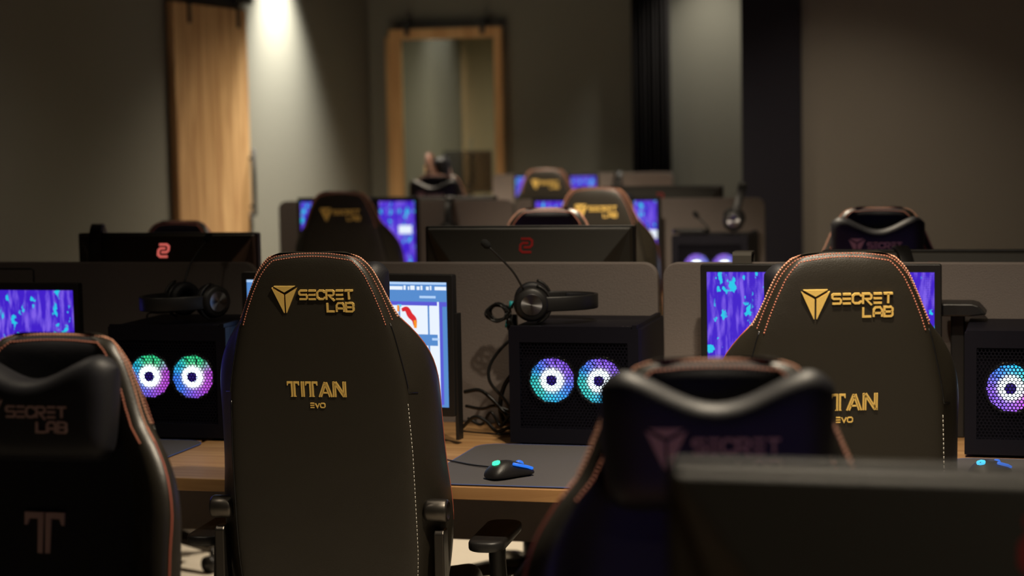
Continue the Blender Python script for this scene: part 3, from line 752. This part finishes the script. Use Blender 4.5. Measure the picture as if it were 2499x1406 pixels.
def app_content(r, s, W, b, t):
    X1 = W - .017; T = t - .020      # right and top edge of the lit area
    q(s, 'menu_bar', 'scr_pale', -X1, X1, T - .006, T)
    bm = nb()
    for k, (x0, x1) in enumerate(((-.255, -.235), (-.225, -.17), (.122, .166), (.169, .175), (.181, .185), (.188, .200), (.206, .214), (.217, .222), (.232, .240), (.243, .247), (.256, .288))):
        box(bm, x0, x1, -.0145, -.0139, T - .020, T - .011 + .002 * (k % 2))
    obj('menu_marks', bm, M['scr_white'], s, smooth=False)
    q(s, 'toolbar_mark', 'scr_pale', .213, .258, T - .041, T - .035)
    q(s, 'header_band', 'scr_blue2', -X1, X1, T - .062, T - .050)
    q(s, 'side_strip', 'scr_blue2', .268, X1 - .012, T - .33 if T - .33 > b + .03 else b + .03, T - .050)
    for rz_ in (0, 1, 2):
        zt = T - .060 - rz_ * .103
        for cx_ in range(-3, 4):
            x0 = cx_ * .082 - .006; x1 = x0 + .077
            if x1 > .262: x1 = .262
            if x1 - x0 > .02 and zt - .078 > b + .03: q(s, 'picture_tile', 'scr_white', x0, x1, zt - .074, zt, 2)
        for cx_ in range(-3, 4):
            x0 = cx_ * .082
            if zt - .09 > b + .03: q(s, 'caption_mark', 'scr_pale', x0, x0 + .020, zt - .089, zt - .083, 2)
    q(s, 'scroll_bar', 'scr_white', .262, .267, T - .30, T - .050, 2)
    # red and orange brush stroke on one of the white tiles
    bm = nb(); pts = cr([(.163, -.0150, T - .072), (.177, -.0150, T - .070), (.186, -.0150, T - .085), (.197, -.0150, T - .096), (.200, -.0150, T - .112)], 6)
    tube(bm, pts, .005, 8, [.003 + .005 * math.sin(PI * (k + 2) / (len(pts) + 4)) for k in range(len(pts))])
    for v in bm.verts: v.co.y = -.0150 + (v.co.y + .0150) * .06
    obj('picture_stroke', bm, M['scr_red'], s, smooth=False)
    bm = nb(); tube(bm, [(.199, -.0153, T - .098), (.201, -.0153, T - .108), (.200, -.0153, T - .118)], .004, 8)
    for v in bm.verts: v.co.y = -.0153 + (v.co.y + .0153) * .05
    obj('picture_stroke', bm, M['scr_orange'], s, smooth=False)
    q(s, 'picture_edge', 'scr_cyan', .150, .162, T - .064, T - .058, 3)
    q(s, 'picture_edge', 'scr_orange', .150, .156, T - .076, T - .060, 4)
def spot_content(x, z):
    def f(r, s, W, b, t): q(s, 'bright_window', 'scr_white', x - .033, x + .033, t - z - .04, t - z)
    return f
MG = ['monitors with lit screens in the nearest row', 'monitor backs behind the nearest partition', 'monitors with lit screens in the middle row', 'monitor backs behind the middle partition']
monitor(-2.869, 4.95, 1.149, 0, 'city', 'monitor with purple city wallpaper at the left edge of the photo', MG[0])
monitor(-1.741, 4.835, 1.187, math.radians(-6.6), 'scr_blue', 'monitor showing a blue application window with white picture tiles', MG[0], hood=True, content=app_content)
monitor(-.535, 5.0, 1.199, 0, 'city2', 'monitor with purple city wallpaper behind the right chair', MG[0], w=.604)
monitor(-1.392, 5.40, 1.277, 0, 'city', 'black monitor back with dark red emblem behind the middle partition', MG[1], logo='redlogo')
monitor(-2.64, 5.70, 1.243, 0, 'city', 'black monitor back with coral emblem behind the left partition', MG[1], logo='pinklogo')
monitor(-.275, 5.50, 1.201, 0, 'city', 'low black monitor back peeking over the right partition', MG[1], logo='redlogo')
monitor(-3.155, 8.95, 1.217, 0, 'city', 'middle row monitor with purple screen behind the dark chair', MG[2], content=spot_content(.24, .135))
monitor(-1.99, 8.97, 1.210, 0, 'city2', 'middle row monitor with purple screen behind the tan-lit chair', MG[2], content=spot_content(.255, .155))
monitor(-2.92, 9.50, 1.196, 0, 'city', 'black monitor back just above the left panel of the middle partition', MG[3], logo='redlogo')
monitor(-1.782, 9.50, 1.238, 0, 'city', 'black monitor back rising above the right panel of the middle partition', MG[3], logo='redlogo')
monitor(-3.16, 13.0, 1.202, 0, 'city', 'small far monitor with purple screen behind the far gaming chair', 'monitors of the far row', w=.59)
monitor(.008, 1.60, 1.295, 0, 'city', 'large blurred monitor back in the lower right foreground', 'monitors of the foreground', logo='redlogo')
# those seen from behind face away: their shell must point at the camera
for o in [o for o in COL.objects if o.name.startswith('monitor') and o.type == 'EMPTY']:
    if 'monitor back' in o['label']:
        o.rotation_euler = (0, 0, PI)

# ------------------------------------------------------------------ computer cases
def make_case():
    r = empty('computer_case', (0, 0, 0), 0, 'proto', 'computer case'); W, D, H = .335, .345, .300
    bm = nb(); box(bm, 0, W, .03, D, .008, H)
    bm2 = nb()
    obj('body', bm, M['case'], r, smooth=False, bevel=.004)
    bm = nb()   # front surround
    box(bm, 0, W, 0, .03, .008, .045); box(bm, 0, W, 0, .03, H - .035, H); box(bm, 0, .028, 0, .03, .045, H - .035); box(bm, W - .028, W, 0, .03, .045, H - .035)
    obj('front_frame', bm, M['case'], r, smooth=False)
    bm = nb(); box(bm, .028, W - .028, .0035, .0045, .045, H - .035); obj('mesh_grille', bm, M['grille'], r, smooth=False)
    bm = nb(); box(bm, .004, W - .018, -.0, .012, H, H + .006); box(bm, W - .016, W - .004, .0, D - .02, H, H + .010); obj('top_trim', bm, M['case'], r, smooth=False)
    bm = nb()
    for k in (0, 1): cyl(bm, (W - .045 + k * .012, .03, H), (W - .045 + k * .012, .03, H + .004), .0035, n=10)
    obj('power_button', bm, M['chrome'], r)
    for sx in (.03, W - .03):
        for sy in (.04, D - .04):
            bm = nb(); cyl(bm, (sx, sy, 0), (sx, sy, .010), .014, n=12); obj('foot', bm, M['plastic'], r)
    for fx in (.107, .230):
        c = Vector((fx, .0165, .167))
        bm = nb()
        A = rrect(-.06, .06, -.06, .06, .012, 4)
        n = 40; outer = []
        vo = [bm.verts.new((math.cos(2 * PI * i / n) * .064, 0.0, math.sin(2 * PI * i / n) * .064)) for i in range(n)]
        vi = [bm.verts.new((math.cos(2 * PI * i / n) * .0585, 0.0, math.sin(2 * PI * i / n) * .0585)) for i in range(n)]
        vo2 = [bm.verts.new(v.co + Vector((0, .012, 0))) for v in vo]; vi2 = [bm.verts.new(v.co + Vector((0, .012, 0))) for v in vi]
        for i in range(n):
            j = (i + 1) % n
            bm.faces.new((vo[i], vo[j], vi[j], vi[i])); bm.faces.new((vo[i], vo2[i], vo2[j], vo[j])); bm.faces.new((vi[i], vi[j], vi2[j], vi2[i])); bm.faces.new((vo2[i], vi2[i], vi2[j], vo2[j]))
        fan = obj('fan', bm, M['plastic'], r, loc=c)
        bm = nb()
        for k in range(11):
            a0 = 2 * PI * k / 11; segs = 6; P0, P1 = [], []
            for i in range(segs + 1):
                rr = .027 + .0305 * i / segs; sw = .35 * i / segs
                P0.append(bm.verts.new((rr * math.cos(a0 + sw), .001, rr * math.sin(a0 + sw))))
                P1.append(bm.verts.new((rr * math.cos(a0 + sw + .545), .007, rr * math.sin(a0 + sw + .545))))
            for i in range(segs): bm.faces.new((P0[i], P0[i + 1], P1[i + 1], P1[i]))
        obj('fan_blades', bm, M['fan'], fan)
        bm = nb(); lathe(bm, [(.0145, -.002), (.0275, -.002), (.0275, .004), (.0145, .004), (.0145, -.002)], 'Y', 32); obj('light_ring', bm, M['fanring'], fan)
        bm = nb(); lathe(bm, [(.0001, -.003), (.0140, -.003), (.0140, .006)], 'Y', 24); obj('fan_hub', bm, M['hub'], fan)
    return r
case = make_case()
def place_case(x, y, z, label, mat, group='computer cases with lit fans'):
    r = dup(case, (x, y, z), 0, label, group=group)
    for c in kids(r):
        for g in kids(c):
            if g.name.startswith('fan_blades'):
                g.material_slots[0].link = 'OBJECT'; g.material_slots[0].material = M[mat]
    return r
place_case(-1.298, 4.80, .75, 'black computer case with teal and purple lit fans beside the mouse', 'fan')
place_case(-2.384, 4.75, .75, 'black computer case with green and purple lit fans, left of the middle chair', 'fan_b')
place_case(-.170, 4.79, .75, 'black computer case with cyan-topped lit fan at the right edge', 'fan_c')
place_case(-1.555, 8.52, .75, 'dark computer case with blue fan glow in the middle row, right end', 'fan_d')
place_case(-3.985, 12.75, .75, 'far computer case with purple fan glow below the glazed door', 'fan_b')
for c in kids(case):
    for g in kids(c): bpy.data.objects.remove(g)
    bpy.data.objects.remove(c)
bpy.data.objects.remove(case); KIDS.clear()

# ------------------------------------------------------------------ headsets
def make_headset():
    """local: cups at x=0 facing +-Y (y=+-.075), headband arcs towards +X; origin in the middle of the cups"""
    r = empty('headset', (0, 0, 0), 0, 'proto', 'headset', 'headsets')
    arc = [(.020 + .148 * math.sin(a) ** 0.9 if a < PI / 2 else .020 + .148 * math.sin(a) ** 0.9, -.085 * math.cos(a) * 1.0, 0) for a in [PI * k / 24 for k in range(25)]]
    bm = nb(); ribbon(bm, arc, (0, 0, .019), .010); obj('headband', bm, M['plastic'], r, bevel=.003)
    bm = nb(); ribbon(bm, [(p[0] - .010, p[1] * .86, 0) for p in arc[4:21]], (0, 0, .016), .012); obj('headband_cushion', bm, M['leather_front'], r, bevel=.004)
    for s in (-1, 1):
        bm = nb(); lathe(bm, [(.0001, s * .098), (.036, s * .098), (.042, s * .094), (.045, s * .080), (.045, s * .072), (.0001, s * .072)], 'Y', 32)
        cup = obj('ear_cup', bm, M['plastic'], r)
        bm = nb(); lathe(bm, [(.0001, s * .1005), (.027, s * .1000), (.0285, s * .097)], 'Y', 32); obj('cup_disc', bm, M['disc'], cup, smooth=False)
        bm = nb(); lathe(bm, [(.020, s * .072), (.043, s * .072), (.047, s * .060), (.043, s * .048), (.026, s * .048), (.020, s * .058), (.020, s * .072)], 'Y', 32); obj('ear_pad', bm, M['leather_front'], cup)
        bm = nb(); tube(bm, [(.050 * math.cos(a), s * .083, .050 * math.sin(a)) for a in [-1.3 + 2.6 * k / 12 for k in range(13)]], .004, 8); obj('yoke', bm, M['plastic'], r)
    bm = nb(); P = cr([(-.02, -.092, .040), (-.045, -.100, .085), (-.080, -.105, .125), (-.105, -.107, .150)], 6); tube(bm, P, .0028, 8)
    mic = obj('microphone_boom', bm, M['plastic'], r)
    bm = nb(); e = P[-1]; d = (P[-1] - P[-2]).normalized(); tube(bm, [e, e + d * .006, e + d * .020, e + d * .026], .009, 12, [.006, .010, .010, .004]); obj('microphone_foam', bm, M['foam'], mic)
    return r
hs = make_headset()
R3 = lambda *a: tuple(math.radians(k) for k in a)
HS = [
 ((-1.275, 4.955, 1.104), R3(0, 0, 14), 'black headset with silver cup disc lying on the computer case in the middle', ()),
 ((-2.205, 4.93, 1.106), R3(0, 0, -122), 'black headset with raised microphone lying on the left computer case', ()),
 ((-1.305, 8.68, 1.112), R3(0, -75, 8), 'headset standing on the middle row computer case', ('microphone_boom',)),
 ((-2.875, 5.685, 1.100), R3(0, -90, 16), 'headset hung over the corner of the left monitor back', ('microphone_boom',)),
 ((-.365, 5.485, 1.040), R3(0, -90, 20), 'headset hung over the low monitor back, only its band showing above the right partition', ('microphone_boom',)),
 ((-2.785, 9.245, 1.035), R3(0, -90, 12), 'headset hung on the left panel of the middle partition', ('microphone_boom',)),
 ((-2.80, 13.22, 1.04), R3(0, -80, 20), 'small far headset in front of the far partition', ()),
]
for loc, rot, lab, sk in HS: dup(hs, loc, 0, lab, rot=rot, skip=sk)
for c in kids(hs):
    for g in kids(c): bpy.data.objects.remove(g)
    bpy.data.objects.remove(c)
bpy.data.objects.remove(hs); KIDS.clear()

# ------------------------------------------------------------------ mouse, pad, cables, small things
def mouse(x, y, z, rz, label, led):
    r = empty('computer_mouse', (x, y, z), rz, label, 'mouse', 'computer mice'); bm = nb(); rows = []
    prof = [(-.060, .012, .004, .010), (-.057, .024, .002, .020), (-.045, .031, .001, .032), (-.025, .033, .0, .040), (-.005, .031, .0, .041), (.015, .029, .0, .036), (.038, .030, .0, .027), (.055, .028, .002, .018), (.061, .018, .004, .012)]
    for yy, wd, zb, zt in prof:
        half = [(0, zb), (wd * .9, zb), (wd, zb + .35 * (zt - zb)), (wd * .82, zb + .75 * (zt - zb)), (wd * .45, zt - .001), (0, zt)]
        rows.append([bm.verts.new((a, yy, c)) for a, c in half] + [bm.verts.new((-a, yy, c)) for a, c in half[-2:0:-1]])
    n = len(rows[0])
    for A, B in zip(rows, rows[1:]):
        for i in range(n): bm.faces.new((A[i], A[(i + 1) % n], B[(i + 1) % n], B[i]))
    bm.faces.new(rows[0][::-1]); bm.faces.new(rows[-1])
    obj('mouse_body', bm, M['plastic'], r, sub=2)
    bm = nb(); fn = lambda u, v, d: (u, -.036 + v * .85, .0375 + v * .28 + d)
    strokes(bm, [[(.0075, .0045), (.003, .008), (-.004, .008), (-.0085, .002), (-.0085, -.003), (-.004, -.008), (.003, -.008), (.0085, -.003), (.0085, 0), (.001, 0)]], .0032, fn, -.003, .0012)
    obj('mouse_emblem', bm, M[led], r, smooth=False)
    bm = nb(); lathe(bm, [(.0001, -.004), (.011, -.004), (.0115, 0), (.011, .004), (.0001, .004)], 'X', 20, (0, .030, .024)); obj('scroll_wheel', bm, M['led_blue'], r)
    bm = nb(); tube(bm, [(.0255, -.006, .034), (.027, .012, .029), (.0265, .034, .023), (.024, .050, .017)], .0034, 8); obj('side_light', bm, M['led_blue'], r)
    return r
mouse(-1.180, 4.345, .7555, math.radians(-38), 'black mouse with green glowing emblem on the grey mat', 'led_green')
mouse(-.105, 4.52, .7555, math.radians(-30), 'dark mouse with cyan glowing emblem at the lower right', 'led_cyan')
def pad(x0, x1, y0, y1, label):
    bm = nb(); prism(bm, rrect(x0, x1, y0, y1, .055, 8), lambda u, v, d: (u, v, d), .7505, .7545)
    o = tag(obj('mouse_mat', bm, M['pad'], smooth=False), label, 'mouse mat', 'mouse mats')
    bm = nb(); R = rrect(x0, x1, y0, y1, .055, 8); tube(bm, [(u, v, .7535) for u, v in R + [R[0]]], .0016, 6); obj('edge_highlight', bm, M['padedge'], o)  # thin edge line carries the painted blue highlight
    return o
pad(-1.375, -.56, 4.245, 4.795, 'dark grey mouse mat under the mouse with the green emblem')
pad(-.20, .165, 4.26, 4.76, 'dark mouse mat at the right edge of the photo')
pad(-2.70, -2.10, 4.30, 4.73, 'dark mouse mat in front of the left computer case')
def cable(pts, r, mat, label, name='cable', n=7):
    bm = nb(); tube(bm, cr(pts, n), r, 7); return tag(obj(name, bm, mat), label, 'cable', 'cables behind the mouse')
cable([(-1.30, 5.06, .98), (-1.345, 5.04, 1.00), (-1.405, 5.03, .94), (-1.412, 5.02, .885), (-1.372, 5.03, .83), (-1.34, 5.04, .77), (-1.30, 5.02, .758), (-1.306, 5.10, .76)], .0045, M['cable'], 'glossy black cable bowing out left of the middle computer case')
cable([(-1.345, 5.06, 1.02), (-1.343, 5.07, .96), (-1.350, 5.07, .915), (-1.385, 5.07, .865), (-1.398, 5.07, .81), (-1.39, 5.07, .757)], .0065, M['cable'], 'thick black cable hanging beside the middle computer case')
cable([(-1.29, 5.08, .905), (-1.33, 5.08, .895), (-1.362, 5.08, .86), (-1.365, 5.07, .82), (-1.345, 5.06, .785), (-1.31, 5.06, .765), (-1.306, 5.10, .76)], .0035, M['bluecable'], 'blue network cable beside the middle computer case')
cable([(-1.50, 5.08, .845), (-1.455, 5.07, .852), (-1.42, 5.06, .832), (-1.385, 5.05, .80), (-1.35, 5.03, .775), (-1.31, 5.02, .757)], .0055, M['cable'], 'black cable arching from behind the blue screen monitor')
cable([(-1.50, 5.09, .805), (-1.45, 5.08, .800), (-1.41, 5.06, .812), (-1.37, 5.06, .80), (-1.33, 5.06, .80), (-1.306, 5.10, .76)], .0045, M['cable'], 'black cable crossing the others low beside the case')
cable([(-1.49, 5.02, .757), (-1.45, 5.0, .79), (-1.415, 4.99, .78), (-1.38, 4.97, .757), (-1.34, 4.96, .77), (-1.31, 5.0, .757)], .0050, M['cable'], 'black cable coiled on the desk beside the case')
cable([(-1.48, 5.04, .78), (-1.44, 5.03, .765), (-1.41, 5.02, .80), (-1.38, 5.01, .765), (-1.345, 5.0, .80), (-1.31, 5.03, .757)], .0040, M['cable'], 'thin tangled cable on the desk beside the case')
cable([(-1.47, 4.96, .757), (-1.42, 4.94, .7575), (-1.37, 4.93, .757), (-1.315, 4.95, .757)], .0020, M['cable'], 'thin cable lying flat on the oak desk behind the mat')
cable([(-1.49, 4.60, .7525), (-1.40, 4.54, .7575), (-1.30, 4.47, .7575), (-1.19, 4.41, .762)], .0020, M['cable'], 'mouse cable running across the grey mat', 'mouse_cable')
cable([(-1.255, 4.90, 1.10), (-1.305, 4.92, 1.11), (-1.335, 4.95, 1.075), (-1.345, 4.97, 1.03), (-1.343, 5.06, 1.00)], .0022, M['cable'], 'thin headset lead falling left of the middle computer case')
cable([(-2.26, 4.92, 1.075), (-2.32, 4.94, 1.068), (-2.375, 4.98, 1.062), (-2.40, 5.02, 1.03), (-2.42, 5.06, .96)], .0025, M['cable'], 'thin headset lead trailing over the left computer case', 'headset_cable')
bm = nb()
for k in range(7):
    a = random.random() * 6; c = Vector((-1.385 + random.uniform(-.006, .006), 5.02 + k * .004, 1.065 + random.uniform(-.004, .004)))
    R1, R2 = .030 + random.uniform(-.006, .004), .024 + random.uniform(-.005, .004)
    tube(bm, [c + Vector((R1 * math.cos(t), .003 * math.sin(3 * t + a), R2 * math.sin(t))) for t in [2 * PI * i / 24 for i in range(25)]], .0026, 6)
tube(bm, cr([(-1.36, 5.03, 1.05), (-1.352, 5.05, 1.02), (-1.345, 5.06, .985)], 4), .006, 7)
box(bm, -1.362, -1.340, 5.035, 5.055, 1.01, 1.06)
tag(obj('cable_coil', bm, M['cable']), 'looped bundle of black cable hanging left of the silver headset disc', 'cable')
for (x, y, z, lab) in ((-1.352, 5.03, 1.088, 'upper teal cable tag beside the looped cable bundle'), (-1.366, 5.04, 1.035, 'lower teal cable tag beside the looped cable bundle')):
    bm = nb(); cyl(bm, (x, y, z - .009), (x + .003, y, z + .009), .0062, n=12); tag(obj('cable_tag', bm, M['teal']), lab, 'cable tag', 'teal cable tags')
# hooks on the felt partitions
def hook(x, y, top, label, mat='metal', w=.05):
    bm = nb()
    ribbon(bm, [(x, y - .034, top - .05), (x, y - .034, top + .020), (x, y - .030, top + .026), (x, y + .028, top + .026), (x, y + .033, top + .020), (x, y + .033, top - .05)], (w / 2, 0, 0), .006)
    return tag(obj('partition_hook', bm, M[mat], smooth=False), label, 'hook', 'hooks on partitions')
hook(-.752, AY, 1.19, 'small metal strap hook on the right felt partition above the purple screen', 'hook')
bm = nb(); R = [(-2.80, 1.158), (-2.722, 1.158), (-2.716, 1.164), (-2.716, 1.182), (-2.722, 1.186), (-2.90, 1.186)]
tube(bm, [(u, 4.97, v) for u, v in [(-2.716, 1.149)] + R[2:]], .0025, 8)
tag(obj('wire_bracket', bm, M['cable']), 'thin black wire bracket above the leftmost purple screen', 'bracket')
# dark box behind the right case
bm = nb(); prism(bm, [(-.245, 1.065), (-.165, 1.065), (-.125, 1.070), (-.145, 1.092), (-.160, 1.097), (-.245, 1.097)], lambda u, v, d: (u, d, v), 5.03, 5.14)
box(bm, -.215, -.180, 5.08, 5.12, .75, 1.066)
tag(obj('desk_speaker', bm, M['plastic'], smooth=False, bevel=.004), 'dark blocky device between the right monitor and the right computer case', 'speaker')
# small microphone lying on the middle row case
mr_ = empty('microphone', (-1.50, 8.68, 1.0565), 0, 'small microphone on a flat black foot on the middle row computer case', 'microphone')
bm = nb(); prism(bm, rrect(-.075, .085, -.05, .05, .03), lambda u, v, d: (u, v, d), 0, .018); obj('microphone_foot', bm, M['plastic'], mr_, smooth=False, bevel=.004)
bm = nb(); tube(bm, cr([(.085, 0, .012), (.075, 0, .030), (.055, 0, .050), (.035, 0, .070)], 4), .004, 8); obj('microphone_boom', bm, M['plastic'], mr_)
bm = nb(); tube(bm, [(.037, 0, .068), (.033, 0, .073), (.020, 0, .090), (.016, 0, .095)], .01, 12, [.005, .011, .011, .004]); obj('microphone_foam', bm, M['foam'], mr_)
# far room furniture
desk(-5.6, -4.0, 15.9, 16.6, 'dark desk seen through the glazed door', 'desks beyond the glass')
monitor(-4.68, 16.1, 1.315, math.radians(10), None, 'black monitor seen through the glazed door', 'monitors beyond the glass', w=.42, h=.36)
bm = nb(); lathe(bm, [(.05, .75), (.07, .80), (.075, .90), (.06, .95)], 'Z', 16, (-4.36, 16.1, 0)); tag(obj('pot', bm, M['plastic']), 'dark rounded pot beside the monitor beyond the glass', 'pot')
